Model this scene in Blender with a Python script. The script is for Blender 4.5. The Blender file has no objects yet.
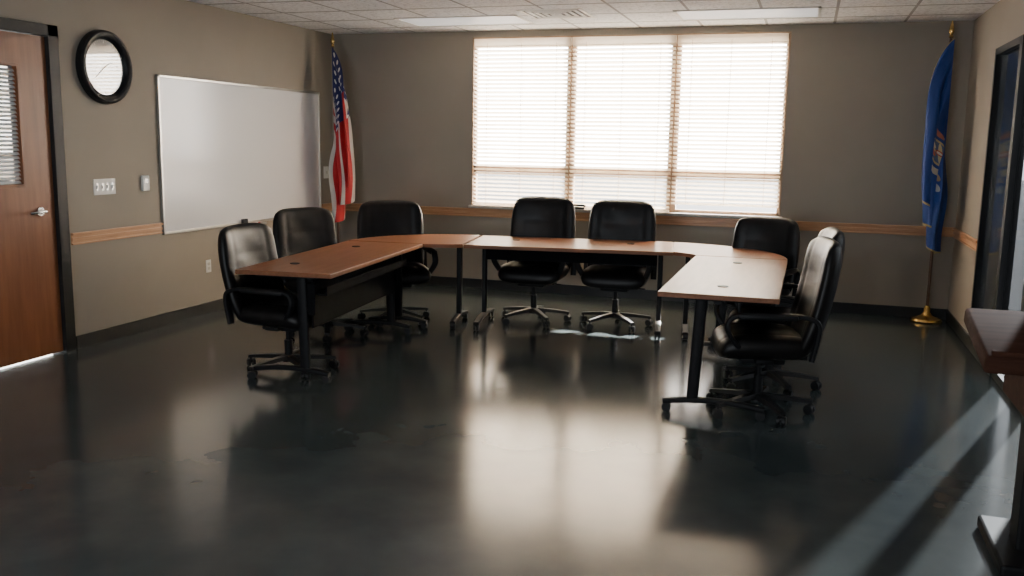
import bpy, bmesh, math, random
from mathutils import Vector, Matrix
random.seed(4)
XL,XR,D,H=-5.15,1.33,9.38,2.74
YF=-1.6
S=bpy.context.scene
COL=S.collection

# ---------------------------------------------------------------- materials
def newmat(name):
    m=bpy.data.materials.new(name); m.use_nodes=True
    nt=m.node_tree; return m,nt,nt.nodes["Principled BSDF"]
def coords(nt,kind="Object"):
    t=nt.nodes.new("ShaderNodeTexCoord"); return t.outputs[kind]
def noise(nt,vec,scale,detail=3,rough=.5):
    n=nt.nodes.new("ShaderNodeTexNoise"); n.inputs["Scale"].default_value=scale
    n.inputs["Detail"].default_value=detail; n.inputs["Roughness"].default_value=rough
    nt.links.new(vec,n.inputs["Vector"]); return n.outputs["Fac"]
def ramp(nt,fac,stops):
    r=nt.nodes.new("ShaderNodeValToRGB"); e=r.color_ramp.elements
    while len(e)<len(stops): e.new(.5)
    for i,(p,c) in enumerate(stops):
        e[i].position=p; e[i].color=(c[0],c[1],c[2],1)
    nt.links.new(fac,r.inputs[0]); return r.outputs[0]
def mth(nt,op,a,b=None,c=None):
    n=nt.nodes.new("ShaderNodeMath"); n.operation=op
    for i,v in enumerate((a,b,c)):
        if v is None: continue
        if isinstance(v,(int,float)): n.inputs[i].default_value=v
        else: nt.links.new(v,n.inputs[i])
    return n.outputs[0]
def mixc(nt,fac,a,b):
    n=nt.nodes.new("ShaderNodeMix"); n.data_type='RGBA'
    for s,v in ((n.inputs[0],fac),(n.inputs[6],a),(n.inputs[7],b)):
        if isinstance(v,(int,float)): s.default_value=v
        elif isinstance(v,(tuple,list)): s.default_value=(v[0],v[1],v[2],1)
        else: nt.links.new(v,s)
    return n.outputs[2]
def bump(nt,p,h,strength,dist=.01):
    b=nt.nodes.new("ShaderNodeBump"); b.inputs["Strength"].default_value=strength
    b.inputs["Distance"].default_value=dist
    nt.links.new(h,b.inputs["Height"]); nt.links.new(b.outputs[0],p.inputs["Normal"])
def simple(name,col,rough=.5,metal=0,var=.12,scale=12,bmp=0,bscale=80,spec=.5,coat=0,coatior=1.5):
    m,nt,p=newmat(name)
    f=noise(nt,coords(nt),scale)
    a=[max(0,c*(1-var)) for c in col]; b=[min(1,c*(1+var)) for c in col]
    nt.links.new(ramp(nt,f,[(.3,a),(.7,b)]),p.inputs["Base Color"])
    p.inputs["Roughness"].default_value=rough; p.inputs["Metallic"].default_value=metal
    p.inputs["Specular IOR Level"].default_value=spec
    p.inputs["Coat Weight"].default_value=coat; p.inputs["Coat IOR"].default_value=coatior
    if bmp: bump(nt,p,noise(nt,coords(nt),bscale),bmp,.003)
    return m
def wood(name,c1,c2,rough=.35,axis=0,scale=1.0,spec=.5):
    m,nt,p=newmat(name)
    mp=nt.nodes.new("ShaderNodeMapping"); nt.links.new(coords(nt),mp.inputs[0])
    sc=[14*scale]*3; sc[axis]=1.2*scale; mp.inputs["Scale"].default_value=sc
    f=noise(nt,mp.outputs[0],2.2,5,.6)
    nt.links.new(ramp(nt,f,[(.3,c1),(.7,c2)]),p.inputs["Base Color"])
    p.inputs["Roughness"].default_value=rough; p.inputs["Specular IOR Level"].default_value=spec
    return m

M={}
M['wall']=simple('taupe_wall_paint',(.330,.295,.247),.75,var=.03,scale=2,bmp=.15,bscale=150,spec=.3)
M['black']=simple('black_metal',(.009,.009,.010),.55,spec=.2)
M['panel']=simple('matte_black_panel',(.007,.007,.008),.8,spec=.06)
M['frame']=simple('black_frame_paint',(.006,.006,.007),.5,spec=.25)
M['plastic']=simple('black_plastic',(.009,.009,.010),.5,spec=.3)
M['base']=simple('black_rubber_base',(.010,.010,.010),.5)
M['leather']=simple('black_leather',(.008,.007,.007),.42,var=.2,scale=12,bmp=.18,bscale=14,spec=.28)
M['chrome']=simple('brushed_metal',(.6,.6,.6),.25,1)
M['gold']=simple('polished_brass',(.75,.5,.18),.25,1)
M['white']=simple('white_plastic',(.80,.79,.76),.4,var=.02)
M['face']=simple('clock_face',(.30,.31,.31),.5,var=.02,coat=1,coatior=2.6)
M['alu']=simple('aluminium_frame',(.62,.6,.56),.35,.8,var=.03)
M['wbrd']=simple('whiteboard_enamel',(.97,.97,.97),.20,var=.005,scale=1,spec=.6)
M['tray']=simple('tray_aluminium',(.5,.5,.5),.4,.8)
M['rail']=wood('oak_rail',(.50,.26,.13),(.64,.37,.20),.35,0)
M['raily']=wood('oak_rail_long',(.48,.25,.13),(.62,.36,.20),.35,1)
M['top']=wood('cherry_laminate',(.22,.092,.047),(.30,.132,.070),.36,0,1,.18)
M['door']=wood('door_veneer',(.185,.064,.025),(.255,.096,.040),.40,2,.7,.35)
M['lect']=wood('lectern_veneer',(.042,.018,.012),(.065,.029,.019),.75,0,1,.03)
M['winframe']=simple('window_frame_tan',(.38,.26,.17),.5)
M['sill']=simple('sill_laminate',(.62,.58,.52),.4)
M['felt']=simple('eraser_felt',(.03,.03,.05),.9)
M['red']=simple('marker_red',(.5,.02,.02),.4)
M['pole']=wood('oak_flagpole',(.10,.05,.025),(.16,.08,.04),.4,2)
M['glassd']=simple('dark_tinted_glass',(.045,.055,.07),.10,spec=.5,var=.1,scale=1)
M['asphalt']=simple('dark_asphalt',(.012,.013,.015),.9,var=.3,scale=8,spec=.1)
M['fix']=simple('fixture_diffuser',(.92,.92,.92),.3,var=.02)
p=M['fix'].node_tree.nodes["Principled BSDF"]; p.inputs["Emission Color"].default_value=(.92,.96,1,1); p.inputs["Emission Strength"].default_value=.5
m,nt,p=newmat('tinted_clear_glass'); out=nt.nodes["Material Output"]; nt.nodes.remove(p)
tp=nt.nodes.new("ShaderNodeBsdfTransparent"); gl=nt.nodes.new("ShaderNodeBsdfGlossy"); gl.inputs["Roughness"].default_value=.03
nt.links.new(ramp(nt,noise(nt,coords(nt),1.5),[(.3,(.22,.23,.24)),(.7,(.25,.26,.27))]),tp.inputs[0])
ms=nt.nodes.new("ShaderNodeMixShader"); ms.inputs[0].default_value=.04
nt.links.new(tp.outputs[0],ms.inputs[1]); nt.links.new(gl.outputs[0],ms.inputs[2]); nt.links.new(ms.outputs[0],out.inputs[0])
M['tint']=m

m,nt,p=newmat('blind_slat'); 
out=nt.nodes["Material Output"]
f=noise(nt,coords(nt),3)
c=ramp(nt,f,[(.3,(.88,.81,.71)),(.7,(.94,.89,.81))])
nt.links.new(c,p.inputs["Base Color"]); p.inputs["Roughness"].default_value=.5
tr=nt.nodes.new("ShaderNodeBsdfTranslucent"); nt.links.new(c,tr.inputs[0])
mx=nt.nodes.new("ShaderNodeMixShader"); mx.inputs[0].default_value=.82
nt.links.new(p.outputs[0],mx.inputs[1]); nt.links.new(tr.outputs[0],mx.inputs[2]); nt.links.new(mx.outputs[0],out.inputs[0])
M['slat']=m

# floor
m,nt,p=newmat('polished_stained_concrete')
v=coords(nt)
n1=noise(nt,v,.9,2,.5); n2=noise(nt,v,4.0,3,.5)
s=mth(nt,'ADD',mth(nt,'MULTIPLY',n1,.6),mth(nt,'MULTIPLY',n2,.4))
nt.links.new(ramp(nt,s,[(.28,(.032,.040,.043)),(.5,(.047,.058,.060)),(.72,(.070,.082,.082))]),p.inputs["Base Color"])
p.inputs["Roughness"].default_value=.165; p.inputs["Specular IOR Level"].default_value=.23
p.inputs["Specular Tint"].default_value=(1,.86,.70,1)
M['floor']=m

# ceiling
m,nt,p=newmat('acoustic_ceiling_tile')
v=coords(nt); sp=nt.nodes.new("ShaderNodeSeparateXYZ"); nt.links.new(v,sp.inputs[0])
gx=mth(nt,'FRACT',mth(nt,'DIVIDE',mth(nt,'ADD',sp.outputs[0],20.0),.61)); gy=mth(nt,'FRACT',mth(nt,'DIVIDE',mth(nt,'ADD',sp.outputs[1],20.0+.61-.26),.61))
g=mth(nt,'MAXIMUM',mth(nt,'LESS_THAN',gx,.04),mth(nt,'LESS_THAN',gy,.07))
sk=noise(nt,v,28,5,.8)
tile=ramp(nt,sk,[(.36,(.56,.57,.59)),(.5,(.88,.89,.91)),(.66,(.94,.95,.97))])
nt.links.new(mixc(nt,g,tile,(.38,.38,.39)),p.inputs["Base Color"]); p.inputs["Roughness"].default_value=.8
M['ceil']=m

# US flag
m,nt,p=newmat('striped_flag_cloth')
uv=coords(nt,"UV"); sp=nt.nodes.new("ShaderNodeSeparateXYZ"); nt.links.new(uv,sp.inputs[0])
U,V=sp.outputs[0],sp.outputs[1]
st=mth(nt,'LESS_THAN',mth(nt,'MODULO',mth(nt,'MULTIPLY',V,13.0),2.0),1.0)
stripe=mixc(nt,st,(.60,.57,.54),(.45,.010,.020))
cant=mth(nt,'MULTIPLY',mth(nt,'LESS_THAN',U,.32),mth(nt,'GREATER_THAN',V,6/13))
a=mth(nt,'SUBTRACT',mth(nt,'FRACT',mth(nt,'MULTIPLY',U,18.0)),.5); b=mth(nt,'SUBTRACT',mth(nt,'FRACT',mth(nt,'MULTIPLY',V,11.0)),.5)
dd=mth(nt,'ADD',mth(nt,'MULTIPLY',a,a),mth(nt,'MULTIPLY',b,b))
star=mth(nt,'LESS_THAN',dd,.05)
cc=mixc(nt,star,(.018,.025,.13),(.75,.74,.72))
nt.links.new(mixc(nt,cant,stripe,cc),p.inputs["Base Color"]); p.inputs["Roughness"].default_value=.6
M['usflag']=m
# state flag
m,nt,p=newmat('blue_crest_flag_cloth')
uv=coords(nt,"UV"); sp=nt.nodes.new("ShaderNodeSeparateXYZ"); nt.links.new(uv,sp.inputs[0])
U,V=sp.outputs[0],sp.outputs[1]
def ell(cu,cv,ru,rv):
    k=1.1; cu=.42+(cu-.5)*k; cv=.52+(cv-.48)*k; ru*=k; rv*=k
    a=mth(nt,'DIVIDE',mth(nt,'SUBTRACT',U,cu),ru); b=mth(nt,'DIVIDE',mth(nt,'SUBTRACT',V,cv),rv)
    return mth(nt,'LESS_THAN',mth(nt,'ADD',mth(nt,'MULTIPLY',a,a),mth(nt,'MULTIPLY',b,b)),1.0)
col=mixc(nt,0.0,(.010,.052,.26),(0,0,0))
for (e,cl) in ((ell(.5,.47,.085,.17),(.50,.42,.22)),(ell(.5,.47,.070,.145),(.10,.15,.28)),(ell(.5,.47,.008,.145),(.56,.50,.28)),(ell(.5,.47,.070,.014),(.56,.50,.28)),(ell(.475,.54,.018,.038),(.60,.58,.52)),(ell(.525,.54,.018,.038),(.48,.14,.08)),(ell(.475,.40,.018,.038),(.42,.30,.15)),(ell(.525,.40,.018,.038),(.60,.57,.48)),(ell(.5,.47,.018,.036),(.48,.10,.07)),(ell(.5,.475,.009,.02),(.68,.66,.60)),
        (ell(.37,.50,.022,.08),(.44,.14,.10)),(ell(.37,.60,.014,.030),(.56,.40,.30)),(ell(.37,.37,.020,.065),(.56,.54,.50)),(ell(.63,.50,.022,.08),(.50,.44,.34)),(ell(.63,.60,.014,.030),(.56,.40,.30)),(ell(.63,.37,.020,.065),(.22,.15,.10)),(ell(.5,.69,.045,.030),(.28,.18,.09)),(ell(.5,.26,.15,.022),(.54,.52,.42)),(ell(.46,.22,.03,.03),(.46,.32,.16)),(ell(.54,.22,.03,.03),(.44,.44,.44))):
    col=mixc(nt,e,col,cl)
fr=mth(nt,'MAXIMUM',mth(nt,'GREATER_THAN',U,.985),mth(nt,'MAXIMUM',mth(nt,'LESS_THAN',V,.015),mth(nt,'GREATER_THAN',V,.992)))
nt.links.new(mixc(nt,fr,col,(.50,.38,.14)),p.inputs["Base Color"]); p.inputs["Roughness"].default_value=.6
M['stflag']=m

# ---------------------------------------------------------------- mesh builder
class MB:
    def __init__(s): s.bm=bmesh.new()
    def _add(s,b,mat=None):
        if mat is not None: bmesh.ops.transform(b,matrix=mat,verts=b.verts)
        me=bpy.data.meshes.new("t"); b.to_mesh(me); b.free(); s.bm.from_mesh(me); bpy.data.meshes.remove(me)
    def box(s,x0,x1,y0,y1,z0,z1,bev=0,mat=None,seg=2):
        b=bmesh.new(); bmesh.ops.create_cube(b,size=1)
        bmesh.ops.transform(b,matrix=Matrix.Translation(((x0+x1)/2,(y0+y1)/2,(z0+z1)/2))@Matrix.Diagonal((abs(x1-x0),abs(y1-y0),abs(z1-z0),1)),verts=b.verts)
        if bev: bmesh.ops.bevel(b,geom=b.edges[:],offset=bev,segments=seg,affect='EDGES',profile=.5)
        s._add(b,mat); return s
    def cyl(s,p1,p2,r1,r2=None,seg=20,bev=0):
        p1=Vector(p1);p2=Vector(p2); r2=r1 if r2 is None else r2
        b=bmesh.new(); bmesh.ops.create_cone(b,cap_ends=True,segments=seg,radius1=r1,radius2=r2,depth=(p2-p1).length)
        if bev:
            bmesh.ops.bevel(b,geom=[e for e in b.edges if len(e.link_faces)==2 and any(len(f.verts)>4 for f in e.link_faces)],offset=bev,segments=2,affect='EDGES')
        q=(p2-p1).to_track_quat('Z','Y').to_matrix().to_4x4()
        s._add(b,Matrix.Translation((p1+p2)/2)@q); return s
    def sph(s,c,r,sc=(1,1,1),seg=16):
        b=bmesh.new(); bmesh.ops.create_uvsphere(b,u_segments=seg,v_segments=seg//2,radius=r)
        s._add(b,Matrix.Translation(c)@Matrix.Diagonal((*sc,1))); return s
    def prism(s,poly,z0,z1,bev=0):
        b=bmesh.new(); vs=[b.verts.new((x,y,z0)) for x,y in poly]; f=b.faces.new(vs)
        r=bmesh.ops.extrude_face_region(b,geom=[f]); 
        for v in r['geom']:
            if isinstance(v,bmesh.types.BMVert): v.co.z=z1
        bmesh.ops.recalc_face_normals(b,faces=b.faces[:])
        if bev: bmesh.ops.bevel(b,geom=b.edges[:],offset=bev,segments=2,affect='EDGES')
        s._add(b); return s
    def sweep(s,path,w,t,nrm_hint=(1,0,0)):
        b=bmesh.new(); hint=Vector(nrm_hint); rings=[]
        P=[Vector(q) for q in path]; n=12
        for i,q in enumerate(P):
            tg=(P[min(i+1,len(P)-1)]-P[max(i-1,0)]).normalized()
            side=hint.normalized(); o=tg.cross(side).normalized()
            ring=[]
            for k in range(n):
                a=2*math.pi*k/n; ca,sa=math.cos(a),math.sin(a)
                cx=math.copysign(abs(ca)**.6,ca); sx=math.copysign(abs(sa)**.6,sa)
                ring.append(b.verts.new(q+side*cx*w/2+o*sx*t/2))
            rings.append(ring)
        for i in range(len(rings)-1):
            for k in range(n): b.faces.new((rings[i][k],rings[i][(k+1)%n],rings[i+1][(k+1)%n],rings[i+1][k]))
        b.faces.new(rings[0][::-1]); b.faces.new(rings[-1])
        bmesh.ops.recalc_face_normals(b,faces=b.faces[:])
        s._add(b); return s
    def lathe(s,prof,c=(0,0,0),seg=28):
        b=bmesh.new(); rings=[]
        for r,z in prof:
            rings.append([b.verts.new((c[0]+max(r,.0005)*math.cos(2*math.pi*k/seg),c[1]+max(r,.0005)*math.sin(2*math.pi*k/seg),c[2]+z)) for k in range(seg)])
        for i in range(len(rings)-1):
            for k in range(seg): b.faces.new((rings[i][k],rings[i][(k+1)%seg],rings[i+1][(k+1)%seg],rings[i+1][k]))
        b.faces.new(rings[0][::-1]); b.faces.new(rings[-1])
        bmesh.ops.recalc_face_normals(b,faces=b.faces[:])
        s._add(b); return s
    def pillow(s,w,h,t,f,nu=32,nv=32,seams=None,pw=5):
        b=bmesh.new(); G={}
        for sd in (1,-1):
            for i in range(nu+1):
                for j in range(nv+1):
                    u=-1+2*i/nu; v=-1+2*j/nv
                    edge=(i in (0,nu)) or (j in (0,nv))
                    if sd==-1 and edge: G[(sd,i,j)]=G[(1,i,j)]; continue
                    th=(max(0,1-abs(u)**pw)*max(0,1-abs(v)**pw))**.45
                    if seams and sd==1: th*=seams(u,v)
                    k=.13; uu=u*(1-k*abs(v)**4*.8*abs(u)**3); vv=v*(1-k*abs(u)**4*.8*abs(v)**3)
                    G[(sd,i,j)]=b.verts.new(f(uu*w/2,vv*h/2,sd*th*t/2,u,v))
        for sd in (1,-1):
            for i in range(nu):
                for j in range(nv):
                    q=[G[(sd,i,j)],G[(sd,i+1,j)],G[(sd,i+1,j+1)],G[(sd,i,j+1)]]
                    if sd<0:q=q[::-1]
                    try: b.faces.new(q)
                    except ValueError: pass
        bmesh.ops.recalc_face_normals(b,faces=b.faces[:])
        s._add(b); return s
    def obj(s,name,mat,parent=None,smooth=False,label=None,origin=None,auto=True):
        me=bpy.data.meshes.new(name)
        if smooth:
            for f in s.bm.faces: f.smooth=True
            if auto:
                for e in s.bm.edges:
                    if len(e.link_faces)==2 and e.calc_face_angle(0)>.7: e.smooth=False
        s.bm.to_mesh(me); s.bm.free()
        me.materials.append(mat)
        o=bpy.data.objects.new(name,me); COL.objects.link(o)
        if parent: o.parent=parent
        if label: o["label"]=label
        return o
def root(name,loc,rot,label,cat,group=None):
    e=bpy.data.objects.new(name,None); e.empty_display_size=.1; COL.objects.link(e)
    e.location=loc; e.rotation_euler=(0,0,math.radians(rot)); e["label"]=label; e["category"]=cat
    if group: e["group"]=group
    return e
def struct(o): o["kind"]="structure"; return o

# ---------------------------------------------------------------- room shell
WT=.08
struct(MB().box(XL-.12,XR+.04,YF-.1,D+WT,-.1,0).obj("floor",M['floor']))
struct(MB().box(XL-.12,XR+.04,YF-.1,D+WT,H,H+.1).obj("ceiling",M['ceil']))
struct(MB().box(-30,40,-20,60,-.2,-.12).obj("ground",M['asphalt']))
WX0,WX1,WZ0,WZ1=-3.46,-.25,.91,2.66
b=MB(); b.box(XL-.12,WX0,D,D+WT,0,H).box(WX1,XR+.04,D,D+WT,0,H).box(WX0,WX1,D,D+WT,0,WZ0).box(WX0,WX1,D,D+WT,WZ1,H)
struct(b.obj("wall_back",M['wall']))
DY0,DY1,DZ=4.37,5.33,2.30
b=MB(); b.box(XL-.12,XL,YF,DY0,0,H).box(XL-.12,XL,DY1,D,0,H).box(XL-.12,XL,DY0,DY1,DZ,H)
struct(b.obj("wall_left",M['wall']))
RT=.04
GY0,GY1,GZ0,GZ1=7.10,8.05,.10,2.36
OY0,OY1=5.30,7.10
b=MB(); b.box(XR,XR+RT,GY1,D,0,H).box(XR,XR+RT,GY0,GY1,0,GZ0).box(XR,XR+RT,OY0,GY1,GZ1,H).box(XR,XR+RT,YF,OY0,0,H)
struct(b.obj("wall_right",M['wall']))
struct(MB().box(XL,XR,YF-.1,YF,0,H).obj("wall_front",M['wall']))
bh=.10
struct(MB().box(XL,XR,D-.012,D,0,bh).obj("baseboard_back",M['base']))
struct(MB().box(XL,XL+.012,DY1+.08,D-.012,0,bh).obj("baseboard_left",M['base']))
struct(MB().box(XR-.012,XR,GY0,D-.012,0,bh).obj("baseboard_right",M['base']))
def rail_profile(b,axis,lo,hi,wallpos,sgn):
    for (z0,z1,t) in ((.785,.872,.008),(.785,.798,.020),(.856,.874,.026),(.812,.838,.018)):
        if axis=='x': b.box(lo,hi,*sorted((wallpos,wallpos+sgn*t)),z0,z1,.003)
        else: b.box(*sorted((wallpos,wallpos+sgn*t)),lo,hi,z0,z1,.003)
b=MB(); rail_profile(b,'x',XL,XR,D,-1)
struct(b.obj("trim_1",M['rail']))
b=MB(); rail_profile(b,'y',DY1+.09,6.42,XL,1); rail_profile(b,'y',9.10,D-.03,XL,1); struct(b.obj("trim_2",M['raily']))
b=MB(); rail_profile(b,'y',GY1+.02,D-.03,XR,-1); struct(b.obj("trim_3",M['raily']))

# ---------------------------------------------------------------- back window
b=MB(); fy0,fy1=D+.04,D+.078
ft=.030
b.box(WX0,WX1,fy0,fy1,WZ1-ft,WZ1).box(WX0,WX1,fy0,fy1,WZ0,WZ0+ft).box(WX0,WX0+ft,fy0,fy1,WZ0,WZ1).box(WX1-ft,WX1,fy0,fy1,WZ0,WZ1)
wm=[WX0+(WX1-WX0)/3,WX0+(WX1-WX0)*2/3]
for x in wm: b.box(x-.05,x+.05,fy0-.01,fy1,WZ0,WZ1)
b.box(WX0,WX1,fy0,fy1,1.27,1.35)
struct(b.obj("window_1",M['winframe']))
b=MB(); b.box(WX0-.03,WX1+.03,D-.05,D+.075,WZ0-.03,WZ0,.006); struct(b.obj("trim_4",M['sill']))
cas=MB(); 
for (x0,x1,z0,z1) in ((WX0-.010,WX0+.004,WZ0,WZ1),(WX1-.004,WX1+.010,WZ0,WZ1),(WX0-.010,WX1+.010,WZ1-.004,WZ1+.014)):
    cas.box(x0,x1,D-.008,D+.03,z0,z1,.002)
struct(cas.obj("trim_5",M['winframe']))
edges=[WX0+.006,wm[0],wm[1],WX1-.006]
for i in range(3):
    x0,x1=edges[i]+.008,edges[i+1]-.008
    zb=WZ0+(.003,.003,.085)[i]
    r=root("window_blind",((x0+x1)/2,D+.005,zb),0,"cream horizontal-slat blind lowered in a bright window","window blind","slatted blinds in the window")
    w=x1-x0
    sl=MB(); z=.045; top=WZ1-.05-zb
    rg=random.Random(i)
    while z<top+.005:
        sl.box(-w/2,w/2,-.0255,.0255,-.0012,.0012,0,Matrix.Translation((0,0,z))@Matrix.Rotation(math.radians(-27+rg.uniform(-1.5,1.5)),4,'X'))
        z+=.0425
    sl.obj("slats",M['slat'],r)
    MB().box(-w/2,w/2,-.028,.028,top-.03,top+.047,.003).obj("headrail",M['slat'],r)
    MB().box(-w/2,w/2,-.025,.025,0,.022,.004).obj("bottom_rail",M['slat'],r)
    c=MB()
    for fx in (-.36,0,.36):
        for yy in (-.028,.028): c.cyl((w*fx,yy,.01),(w*fx,yy,top),.0018,seg=6)
    c.obj("ladder_cord",M['winframe'],r)
e=root("desk_phone",(-2.27,D-.035,WZ0),0,"small dark handset phone resting on the window sill","phone")
MB().box(-.07,.07,-.012,.012,0,.022,.006).obj("body",M['plastic'],e,True)
MB().sweep([(-.08,.0,.032),(-.05,.0,.040),(.05,.0,.040),(.08,.0,.032)],.024,.022,(0,1,0)).obj("handset",M['plastic'],e,True)

# ---------------------------------------------------------------- right glazing
b=MB()
b.box(XR-.02,XR+RT+.02,GY1-.05,GY1,GZ0,GZ1).box(XR-.02,XR+RT+.02,GY0-.03,GY0+.06,GZ0,GZ1).box(XR-.02,XR+RT+.02,GY0,GY1,GZ1-.05,GZ1).box(XR-.02,XR+RT+.02,GY0,GY1,GZ0,GZ0+.09)
struct(b.obj("window_2",M['frame']))
struct(MB().box(XR+.022,XR+.03,GY0+.04,GY1-.04,GZ0+.05,GZ1-.04).obj("window_3",M['glassd']))
b=MB()
b.box(XR,XR+RT,OY0,OY1,GZ1-.06,GZ1).box(XR,XR+RT,OY0,OY0+.06,0,GZ1).box(XR,XR+RT,6.14,6.42,0,GZ1).box(XR,XR+RT,OY1-.03,OY1,0,GZ1).box(XR,XR+RT,OY0,OY1,0,.06)
dd2=struct(b.obj("door_2",M['frame']))
MB().box(XR+.018,XR+.022,OY0+.02,OY1-.01,.03,GZ1-.03).obj("glass_pane",M['tint'],dd2)

# ---------------------------------------------------------------- left door
b=MB()
b.box(XL-.12,XL+.02,DY1-.03,DY1+.065,0,DZ+.05,.004).box(XL-.12,XL+.02,DY0-.065,DY0+.03,0,DZ+.05,.004).box(XL-.12,XL+.02,DY0-.065,DY1+.065,DZ-.03,DZ+.05,.004)
struct(b.obj("trim_6",M['frame']))
LY0,LY1,LZ0,LZ1=4.72,5.04,1.24,2.05
b=MB(); x0,x1=XL-.055,XL-.01
b.box(x0,x1,DY0+.035,LY0,.012,DZ-.035).box(x0,x1,LY1,DY1-.035,.012,DZ-.035).box(x0,x1,LY0,LY1,.012,LZ0).box(x0,x1,LY0,LY1,LZ1,DZ-.035)
dr=struct(b.obj("door_1",M['door']))
b=MB()
for (a,c,d,e) in ((LY0-.014,LY0+.008,LZ0-.014,LZ1+.014),(LY1-.008,LY1+.014,LZ0-.014,LZ1+.014),(LY0,LY1,LZ0-.014,LZ0+.008),(LY0,LY1,LZ1-.008,LZ1+.014)):
    b.box(x0-.004,x1+.006,a,c,d,e,.002)
b.obj("lite_frame",M['door'],dr)
MB().box(XL-.050,XL-.044,LY0,LY1,LZ0,LZ1).obj("glass_pane",simple('lite_glass',(.35,.36,.36),.03,var=.05,coat=1,coatior=2.4),dr)
b=MB(); z=LZ0+.02
while z<LZ1-.01:
    b.box(XL-.043,XL-.022,LY0+.008,LY1-.008,z,z+.0025,0,Matrix.Translation((XL-.0325,0,z))@Matrix.Rotation(math.radians(50),4,'Y')@Matrix.Translation((-(XL-.0325),0,-z))); z+=.028
b.obj("lite_slats",M['wbrd'],dr)  # thin tilted white slats spanning the lite opening
b=MB(); hy,hz=5.16,1.05
b.cyl((x1,hy,hz),(x1+.012,hy,hz),.032,seg=24).cyl((x1+.01,hy,hz),(x1+.055,hy,hz),.010).sweep([(x1+.052,hy+.01,hz),(x1+.056,hy-.03,hz),(x1+.054,hy-.08,hz-.002),(x1+.045,hy-.125,hz-.006)],.018,.014,(0,0,1))
b.obj("handle",M['chrome'],dr,True)

# ---------------------------------------------------------------- wall things (left wall)
def onleft(name,y,z,label,cat): 
    return root(name,(XL,y,z),0,label,cat)
WB0=.77
r=onleft("whiteboard",7.75,WB0,"large white dry-erase board in an aluminium frame on the wall","whiteboard")
hw=1.32; hh=1.32
MB().box(.004,.014,-hw+.01,hw-.01,.01,hh-.01).obj("writing_surface",M['wbrd'],r)
b=MB(); 
for q in ((-hw,hw,0,.022),(-hw,hw,hh-.022,hh),(-hw,-hw+.022,0,hh),(hw-.022,hw,0,hh)): b.box(0,.024,q[0],q[1],q[2],q[3],.003)
b.obj("frame",M['alu'],r)
MB().box(0,.07,-.45,.15,-.022,-.012,.003).box(.062,.07,-.45,.15,-.02,.0,.002).obj("pen_tray",M['tray'],r)
TZ=WB0-.0115
e=root("whiteboard_eraser",(XL+.048,7.56,TZ),0,"dark felt eraser standing on the whiteboard tray","eraser")
MB().box(-.014,.0,-.04,.04,0,.065,.004).obj("felt_pad",M['felt'],e); MB().box(-.0,.012,-.04,.04,0,.065,.004).obj("grip",M['plastic'],e)
for k,(y,mt,nm) in enumerate(((7.74,'red',"red"),(7.40,'felt',"black"))):
    e=root("marker",(XL+.045,y,TZ+.0092),0,nm+" dry-erase marker lying on the whiteboard tray","marker")
    MB().cyl((0,-.05,0),(0,.04,0),.0085).obj("barrel",M['white'],e,True); MB().cyl((0,.04,0),(0,.075,0),.0092,.008).obj("cap",M[mt],e,True)
# clock
r=onleft("wall_clock",5.84,2.10,"round wall clock with thick black rim and white face","clock")
RY=Matrix.Rotation(math.radians(90),4,'Y')
def lx(mb): bmesh.ops.transform(mb.bm,matrix=RY,verts=mb.bm.verts); return mb
b=MB(); CR=.275
pr=[(CR-.072,.012),(CR-.062,.038),(CR-.05,.05),(CR-.02,.055),(CR-.004,.045),(CR,.025),(CR,.0),(CR-.1,0)]
lx(b.lathe(pr,seg=64)).obj("rim",M['plastic'],r,True)
lx(MB().cyl((0,0,.006),(0,0,.016),CR-.065,seg=56)).obj("face",M['face'],r)
b=MB()
for k in range(60):
    a=k*math.pi/30; ln=.02 if k%5==0 else .008; w=.0025 if k%5==0 else .001
    b.box(.0165,.0175,-w,w,.198-ln,.198,0,Matrix.Rotation(a,4,'X'))
b.obj("tick_marks",M['tray'],r)
for nm,a,l,w in (("hour_hand",-62,.08,.0025),("minute_hand",130,.12,.002)):
    MB().box(.019,.021,-w,w,-.02,l,0,Matrix.Rotation(math.radians(a),4,'X')).obj(nm,M['alu'],r)
r=onleft("light_switch",5.79,1.20,"wide white multi-gang light switch plate on the wall","light switch")
MB().box(0,.006,-.115,.115,-.06,.06,.002).obj("cover_plate",M['white'],r)
for k in range(4):
    y=-.081+k*.054; MB().box(.006,.008,-.013+y,.013+y,-.03,.03,.001).box(.007,.016,-.009+y,.009+y,-.012,.012,.001).obj("toggle",M['tray'],r)
r=onleft("thermostat",6.24,1.21,"small white and grey thermostat on the wall","thermostat")
MB().box(0,.022,-.04,.04,-.062,.062,.006).obj("housing",M['white'],r); MB().box(.022,.024,-.022,.022,.0,.035,.001).obj("display",M['tray'],r)
def outlet(y,z):
    r=onleft("wall_outlet",y,z,"white duplex electrical outlet low on the wall","outlet")
    MB().box(0,.006,-.035,.035,-.057,.057,.002).obj("cover_plate",M['white'],r)
    for dz in (-.02,.02):
        MB().box(.006,.009,-.016,.016,dz-.013,dz+.013,.003).box(.009,.0095,-.008,-.006,dz-.005,dz+.006).box(.009,.0095,.006,.008,dz-.005,dz+.006).obj("socket",M['alu'],r)
outlet(7.04,.43)
r=onleft("light_switch",9.21,1.22,"small single white switch plate beside the whiteboard","light switch")
MB().box(0,.012,-.045,.045,-.065,.065,.002).obj("cover_plate",M['white'],r); MB().box(.012,.020,-.010,.010,-.018,.018,.001).obj("toggle",M['alu'],r)

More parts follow.
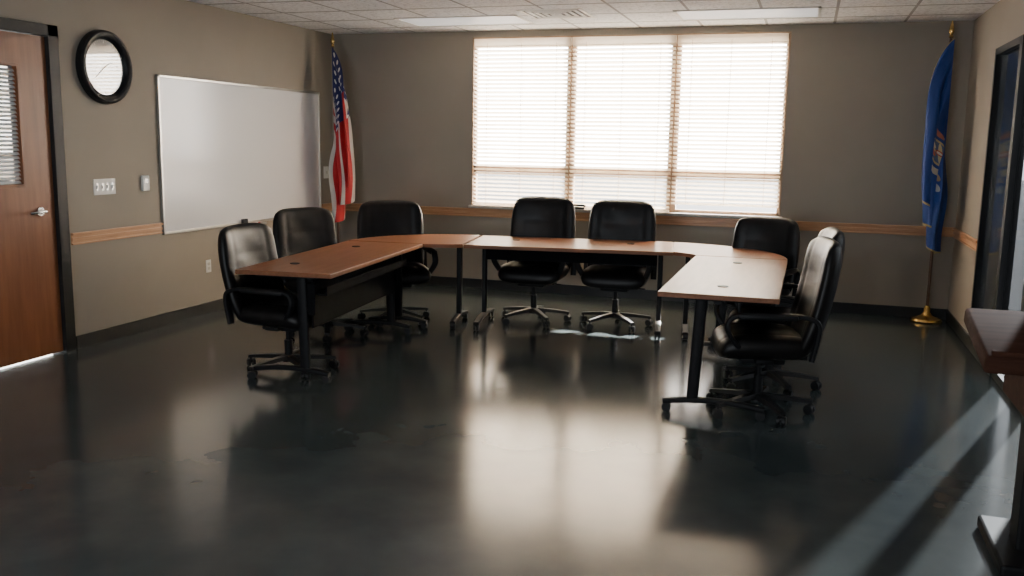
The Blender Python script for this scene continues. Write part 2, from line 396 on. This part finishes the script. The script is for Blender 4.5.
# ---------------------------------------------------------------- ceiling fixtures
for (x,y) in ((-3.25,8.55),(-.6,8.55)):
    r=root("ceiling_light",(x,y,H),0,"rectangular white fluorescent ceiling light, very dim","ceiling light","fluorescent ceiling lights")
    b=MB()
    for q in ((-.61,.61,-.30,-.275),(-.61,.61,.275,.30),(-.61,-.585,-.3,.3),(.585,.61,-.3,.3)): b.box(q[0],q[1],q[2],q[3],-.010,0)
    b.obj("frame",M['white'],r)
    b=MB(); b.box(-.585,.585,-.275,.275,-.006,-.001); b.obj("lens",M['fix'],r)
r=root("air_vent",(-2.25,8.25,H),0,"square louvred metal air diffuser in the ceiling","air vent")
b=MB()
for k,sz in enumerate((.29,.23,.17,.11,.05)):
    z=-.002-.002*k
    for q in ((-sz,sz,-sz,-sz+.03),(-sz,sz,sz-.03,sz),(-sz,-sz+.03,-sz,sz),(sz-.03,sz,-sz,sz)): b.box(q[0],q[1],q[2],q[3],z-.004,z)
b.obj("louvres",M['white'],r); MB().box(-.27,.27,-.27,.27,-.003,-.001).obj("throat",M['plastic'],r)

# ---------------------------------------------------------------- flags
def flag(x,y,mat,label,sgn,zt,ztop,zlen,wid,amp,nf,taper,rot,lean,off):
    r=root("flag_on_pole",(x,y,0),rot,label,"flag")
    MB().lathe([(.135,0),(.14,.012),(.13,.03),(.09,.045),(.05,.06),(.03,.09),(.028,.13),(.018,.15)]).obj("base",M['gold'],r,True)
    MB().cyl((0,0,.1),(lean,0,ztop),.0145,.012,seg=16).obj("pole",M['pole'],r,True)
    MB().lathe([(.016,0),(.02,.01),(.012,.025),(.024,.05),(.02,.08),(.004,.15)],(lean,0,ztop-.01)).obj("finial",M['gold'],r,True)
    def F(s_,t):
        s_=max(s_,0); g=min(1,s_/.5); g=(g*(2-g))**.8
        z=zt-.52*zlen*t*(1-.60*s_)-.76*zlen*s_+.03*math.sin(t*13+1)*s_+.10*s_*s_*(1-t)*max(0,taper)*2
        ph=2*math.pi*(nf*t+.25*s_)+math.pi-2*math.pi*(nf-1.9)*.5+.5*math.sin(s_*5)
        wv=math.sin(s_*8+x)*.012*g
        X=off+wid*(1-t)*g*(1-taper*s_)+amp*g*(1-.3*taper*s_)*math.sin(ph)+.012*g*math.sin(2.7*ph+1)+wv
        Y=-.10-.03*g+.10*g*math.cos(ph+.3)+.018*g*math.sin(ph*2.6+s_*4)
        return Vector((lean*(z/ztop)+sgn*X,Y,z))
    b=bmesh.new(); NU,NV=70,160; uvl=b.loops.layers.uv.new("UV"); G=[]
    for i in range(NU+1):
        G.append([(b.verts.new(F(i/NU,j/NV)),i/NU,1-j/NV) for j in range(NV+1)])
    for i in range(NU):
        for j in range(NV):
            q=[G[i][j],G[i+1][j],G[i+1][j+1],G[i][j+1]]
            f=b.faces.new([k[0] for k in q]); f.smooth=True
            for l,k in zip(f.loops,q): l[uvl].uv=(k[1],k[2])
    me=bpy.data.meshes.new("flag_cloth"); b.to_mesh(me); b.free(); me.materials.append(mat)
    o=bpy.data.objects.new("flag_cloth",me); COL.objects.link(o); o.parent=r
    return r
flag(-4.92,9.08,M['usflag'],"red and white striped national flag with starry blue canton",1,2.56,2.58,1.97,.24,.040,2.2,-.02,-4,-.05,.05)
flag(1.13,9.20,M['stflag'],"blue state flag with coat of arms on a brass-based pole",-1,2.56,2.58,2.02,.20,.050,2.7,.40,0,0,-.02)

# ---------------------------------------------------------------- tables
def tleg(r,x,half,yt=0,yb=0):
    b=MB()
    n=8; b.sweep([(x,yb+(yt-yb)*i/n,.07+.63*i/n) for i in range(n+1)],.042,.07,(1,0,0)); b.box(x-.025,x+.025,-half*.75,half*.75,.695,.715,.003)
    n=14; path=[(x,-half+2*half*i/n,.062+.028*(1-(2*i/n-1)**2)) for i in range(n+1)]
    b.sweep(path,.05,.034,(1,0,0))
    o=b.obj("leg",M['black'],r,True)
    for sy in (-1,1):
        c=MB(); yy=sy*(half-.02)
        c.cyl((x-.022,yy,.028),(x-.006,yy,.028),.028,seg=18,bev=.004).cyl((x+.006,yy,.028),(x+.022,yy,.028),.028,seg=18,bev=.004).cyl((x,yy,.03),(x,yy,.075),.008,seg=10)
        c.obj("caster",M['plastic'],o,True)
def grommet(r,x,y): 
    MB().lathe([(.032,0),(.034,.002),(.032,.005),(.024,.004)],(x,y,.74)).obj("grommet",M['plastic'],r,True)
def rect_table(cx,cy,L,W,rot,label,gs,panel,legx,lean=(0,0),pz=None):
    r=root("conference_table",(cx,cy,0),rot,label,"table","conference tables in a horseshoe")
    MB().box(-L/2,L/2,-W/2,W/2,.710,.74,.004).obj("tabletop",M['top'],r)
    for lxx in legx: tleg(r,lxx,W/2-.05,*lean)
    a,c=legx
    if panel is not None:
        s=-1 if panel<0 else 1
        b=MB(); b.box(a+.03,c-.03,panel-.006,panel+.006,.36,.70,.003)
        b.box(a+.03,c-.03,panel-.006 if s>0 else panel-.10,panel+.10 if s>0 else panel+.006,.58,.592,.002)
        b.box(a+.03,c-.03,panel+s*.10-.004,panel+s*.10+.004,.58,.64,.002)
        b.box(a,a+.06,panel-.03,panel+.03,.45,.66,.003).box(c-.06,c,panel-.03,panel+.03,.45,.66,.003)
        b.obj("modesty_panel",M['panel'],r)
    else:
        MB().box(a,c,-.025,.025,.67,.712,.003).obj("support_rail",M['black'],r)
    if pz is not None:
        MB().box(a+.03,c-.03,pz[0]-.006,pz[0]+.006,pz[1],.705,.003).obj("modesty_panel",M['panel'],r)
    for (gx,gy) in gs: grommet(r,gx,gy)
    return r
lab="rectangular cherry laminate meeting table, black metal legs, "
rect_table(-3.275,6.06,1.88,.67,95.2,lab+"whiteboard side",[(-.55,.1),(.55,.1)],-.16,(-.87,.76),(-.1,-.12))
rect_table(-.455,6.27,1.90,.69,90,lab+"glazed side",[(-.6,-.0),(.6,-.0)],None,(-.87,.80),(.095,.125))
rect_table(-1.90,7.63,1.72,.80,8,lab+"before window",[(-.5,.1),(.5,.1)],None,(-.76,.76),(0,0),(-.10,.585))
def wedge(poly,cx,cy,label,legs):
    r=root("corner_table",(cx,cy,0),0,label,"table","conference tables in a horseshoe")
    MB().prism([(x-cx,y-cy) for x,y in poly],.710,.74,.003).obj("tabletop",M['top'],r)
    for (x,y,a) in legs:
        b=MB(); A=Matrix.Translation((x-cx,y-cy,0))@Matrix.Rotation(math.radians(a),4,'Z')
        b.box(-.02,.02,-.035,.035,.06,.715,.005)
        b.sweep([(0,-.26+.52*i/12,.05+.028*(1-(i/6-1)**2)) for i in range(13)],.05,.034)
        bmesh.ops.transform(b.bm,matrix=A,verts=b.bm.verts)
        o=b.obj("leg",M['black'],r,True)
        for sy in (-.24,.24):
            c=MB(); c.cyl((-.022,sy,.028),(.022,sy,.028),.028,seg=18,bev=.004); bmesh.ops.transform(c.bm,matrix=A,verts=c.bm.verts); c.obj("caster",M['plastic'],o,True)
    return r
def arc(cx,cy,rx,ry,a0,a1,n=18,e=1.0):
    out=[]
    for i in range(n+1):
        a=math.radians(a0+(a1-a0)*i/n); ca,sa=math.cos(a),math.sin(a)
        out.append((cx+rx*math.copysign(abs(ca)**e,ca),cy+ry*math.copysign(abs(sa)**e,sa)))
    return out
# inner edges are concave quarter curves that run into the arms
wedge([(-3.03,7.03),(-2.955,7.035),(-2.86,7.06),(-2.78,7.10),(-2.72,7.15)]+arc(-2.835,6.99,.865,.93,90,180),-3.2,7.45,"curved cherry laminate corner table joining two meeting tables",[(-2.86,7.45,8),(-3.3,7.12,95)])
wedge([(-.80,7.235)]+arc(-1.10,7.235,.99,.905,0,90)+[(-1.00,7.385),(-.93,7.36),(-.87,7.32),(-.825,7.28)],-.6,7.6,"curved cherry laminate corner table joining two meeting tables",[(-.92,7.75,8),(-.42,7.36,90)])

# ---------------------------------------------------------------- chair
ch=root("office_chair",(0,0,0),0,"black padded leather swivel office chair with armrests","chair","office chairs around the tables")
def seatf(x,y,t,u,v):
    z=.45+t*1.0+.012*abs(u)**3-.035*max(0,-v)**4
    return Vector((x,y-.01,z))
def sm(u,v):
    s=1-.08*math.exp(-((abs(u)-.55)/.06)**2)
    return s*(1-.03*math.sin(u*6+v*3)**2)
MB().pillow(.58,.54,.16,seatf,seams=sm).obj("seat",M['leather'],ch,True,auto=False)
def backf(x,y,t,u,v):
    z=.745+y; lean=.235+.14*(v+1)/2+.02*math.cos(v*1.8)
    w=1-.05*max(0,v)**3-.03*max(0,-v)**2
    return Vector((x*w,lean-t-.05*abs(u)**2.2,z))
def sb(u,v):
    s=1-.08*math.exp(-((abs(u)-.62)/.06)**2)
    for vv in (.40,): s*=1-.06*math.exp(-((v-vv)/.06)**2)*(1 if abs(u)<.62 else 0)
    return s*(1-.05*math.sin(u*3+v*4)**2)
MB().pillow(.61,.71,.115,backf,seams=sb).obj("backrest",M['leather'],ch,True,auto=False)
for sx in (-1,1):
    pts=[(.23,.27),(.60,.30),(.655,.24),(.665,.10),(.665,-.10),(.64,-.19),(.56,-.20),(.45,-.12),(.405,-.02)]
    P=[Vector((sx*(.305 if i<7 else .305-.05*(i-6)),p[1]-.03,p[0]+(.17 if i==0 else 0))) for i,p in enumerate(pts)]
    path=[]
    for i in range(len(P)-1):
        a=P[max(i-1,0)];q=P[i];c=P[i+1];d=P[min(i+2,len(P)-1)]
        for k in range(6):
            t=k/6; path.append(.5*((2*q)+(-a+c)*t+(2*a-5*q+4*c-d)*t*t+(-a+3*q-3*c+d)*t**3))
    path.append(P[-1])
    b=MB(); b.sweep(path,.052,.03); b.box(sx*.305-.034,sx*.305+.034,-.18,.15,.64,.674,.012)
    b.obj("armrest",M['plastic'],ch,True)
MB().box(-.12,.12,-.13,.13,.33,.38,.01).box(-.20,.20,-.05,.05,.345,.375,.006).box(-.035,.035,.08,.27,.345,.375,.006).box(-.035,.035,.255,.275,.345,.62,.006).cyl((.12,0,.355),(.26,-.03,.35),.006).obj("mechanism",M['black'],ch,True)
MB().cyl((0,0,.09),(0,0,.24),.028).cyl((0,0,.22),(0,0,.34),.016).obj("gas_column",M['black'],ch,True)
b=MB(); b.cyl((0,0,.075),(0,0,.125),.045,.038)
ang=[math.radians(18+72*k) for k in range(5)]
for a in ang:
    dx,dy=math.cos(a),math.sin(a); n=6
    bb=bmesh.new(); rings=[]
    for i in range(n+1):
        t=i/n; rr=.02+.30*t; z=.108-.028*t**1.5; w=.034-.014*t; h=.026-.010*t
        rings.append([bb.verts.new((dx*rr-dy*w*sx,dy*rr+dx*w*sx,z+h*sz)) for sx,sz in ((-1,-.6),(1,-.6),(.7,.6),(-.7,.6))])
    for i in range(n):
        for k in range(4): bb.faces.new((rings[i][k],rings[i][(k+1)%4],rings[i+1][(k+1)%4],rings[i+1][k]))
    bb.faces.new(rings[0]); bb.faces.new(rings[-1]); bmesh.ops.recalc_face_normals(bb,faces=bb.faces[:]); b._add(bb)
st=b.obj("star_base",M['plastic'],ch,True)
for a in ang:
    dx,dy=math.cos(a)*.31,math.sin(a)*.31; ca,sa=math.cos(a+.9),math.sin(a+.9)
    c=MB()
    for s_ in (-1,1):
        c.cyl((dx+ca*s_*.007,dy+sa*s_*.007,.03),(dx+ca*s_*.026,dy+sa*s_*.026,.03),.03,seg=18,bev=.004)
    c.cyl((dx,dy,.03),(dx,dy,.085),.008,seg=10).sph((dx,dy,.042),.022,(1,1,.8),12)
    c.obj("caster",M['plastic'],st,True)
def copy_tree(o,parent=None):
    c=o.copy(); COL.objects.link(c)
    if parent: c.parent=parent
    for k in o.children: copy_tree(k,c)
    return c
CH=[(-3.35,5.44,88,.91),(-3.68,6.58,64,.93),(-3.43,7.36,34,.95),(-2.28,7.80,2,1),(-1.55,7.86,4,.99),(-.38,7.58,-15,.92),(-.17,6.20,-82,.98),(-.21,5.58,-78,.97)]
extra=["beside the whiteboard-side table end","beside the whiteboard-side table","at the curved corner table","in front of the window","in front of the window","at the curved corner table","beside the glazed-side table","at the glazed-side table end"]
for i,(x,y,a,zs) in enumerate(CH):
    c=ch if i==0 else copy_tree(ch)
    c.location=(x,y,0); c.rotation_euler=(0,0,math.radians(a)); c.scale=(.93 if i in (5,6,7) else 1,1,zs); c["label"]="black padded leather swivel office chair "+extra[i]

# ---------------------------------------------------------------- lectern
r=root("lectern",(.98,3.88,0),0,"dark wood lectern with sloping top on a black pedestal base","lectern")
b=MB(); A=Matrix.Translation((0,0,.885))@Matrix.Rotation(math.radians(10),4,'X')
b.box(-.33,.31,-.28,.26,-.05,.02,.016,A,3); b.obj("slanted_top",M['lect'],r,True)
MB().box(-.31,.29,-.275,-.255,.018,.04,.004,A).obj("book_stop",M['lect'],r)
b=MB(); b.box(-.17,.17,-.2,.2,.62,.80,.006); b.obj("shelf_box",M['lect'],r)
b=MB(); b.box(-.12,.12,-.07,.07,.05,.63,.01); b.obj("column",M['black'],r)
b=MB(); b.box(-.20,.22,-.24,.28,.0,.055,.012); b.obj("base",M['black'],r)

# ---------------------------------------------------------------- light
w=bpy.data.worlds.new("World"); S.world=w; w.use_nodes=True
bg=w.node_tree.nodes["Background"]; bg.inputs[0].default_value=(1,.99,.975,1); bg.inputs[1].default_value=27
def light(t,name,loc,energy,col=(1,1,1),**k):
    l=bpy.data.lights.new(name,t); l.energy=energy; l.color=col
    for a,v in k.items(): setattr(l,a,v)
    o=bpy.data.objects.new(name,l); COL.objects.link(o); o.location=loc; return o
el=math.radians(25); dv=Vector((-.34*math.cos(el),-.94*math.cos(el),-math.sin(el)))
s=light('SUN',"sun",(3,14,6),115,(1,.97,.92),angle=.02); s.rotation_euler=dv.to_track_quat('-Z','Y').to_euler()
p=light('AREA',"window_portal",((WX0+WX1)/2,D+.12,(WZ0+WZ1)/2),1,shape='RECTANGLE',size=WX1-WX0,size_y=WZ1-WZ0); p.rotation_euler=(math.radians(-90),0,0); p.data.cycles.is_portal=True
p=light('AREA',"rear_fill_light",(-2,YF+.05,1.5),185,(.86,.93,1),shape='RECTANGLE',size=3,size_y=1.3); p.rotation_euler=(math.radians(102),0,0)  # added fill lamp behind the camera to brighten the room; no window there

# ---------------------------------------------------------------- camera
f,pitch,yaw,roll,h=917.07,.1580,.3086,.0167,1.592
fw=Vector((-math.sin(yaw)*math.cos(pitch),math.cos(yaw)*math.cos(pitch),-math.sin(pitch)))
rt=Vector((math.cos(yaw),math.sin(yaw),0)); up=rt.cross(fw)
r2=rt*math.cos(roll)+up*math.sin(roll); u2=up*math.cos(roll)-rt*math.sin(roll)
cam=bpy.data.cameras.new("camera"); cam.sensor_width=36; cam.lens=f/1024*36; cam.clip_start=.05
co=bpy.data.objects.new("camera",cam); COL.objects.link(co)
mm=Matrix.Identity(4)
for i in range(3): mm[i][0]=r2[i]; mm[i][1]=u2[i]; mm[i][2]=-fw[i]
mm[2][3]=h; co.matrix_world=mm
S.camera=co
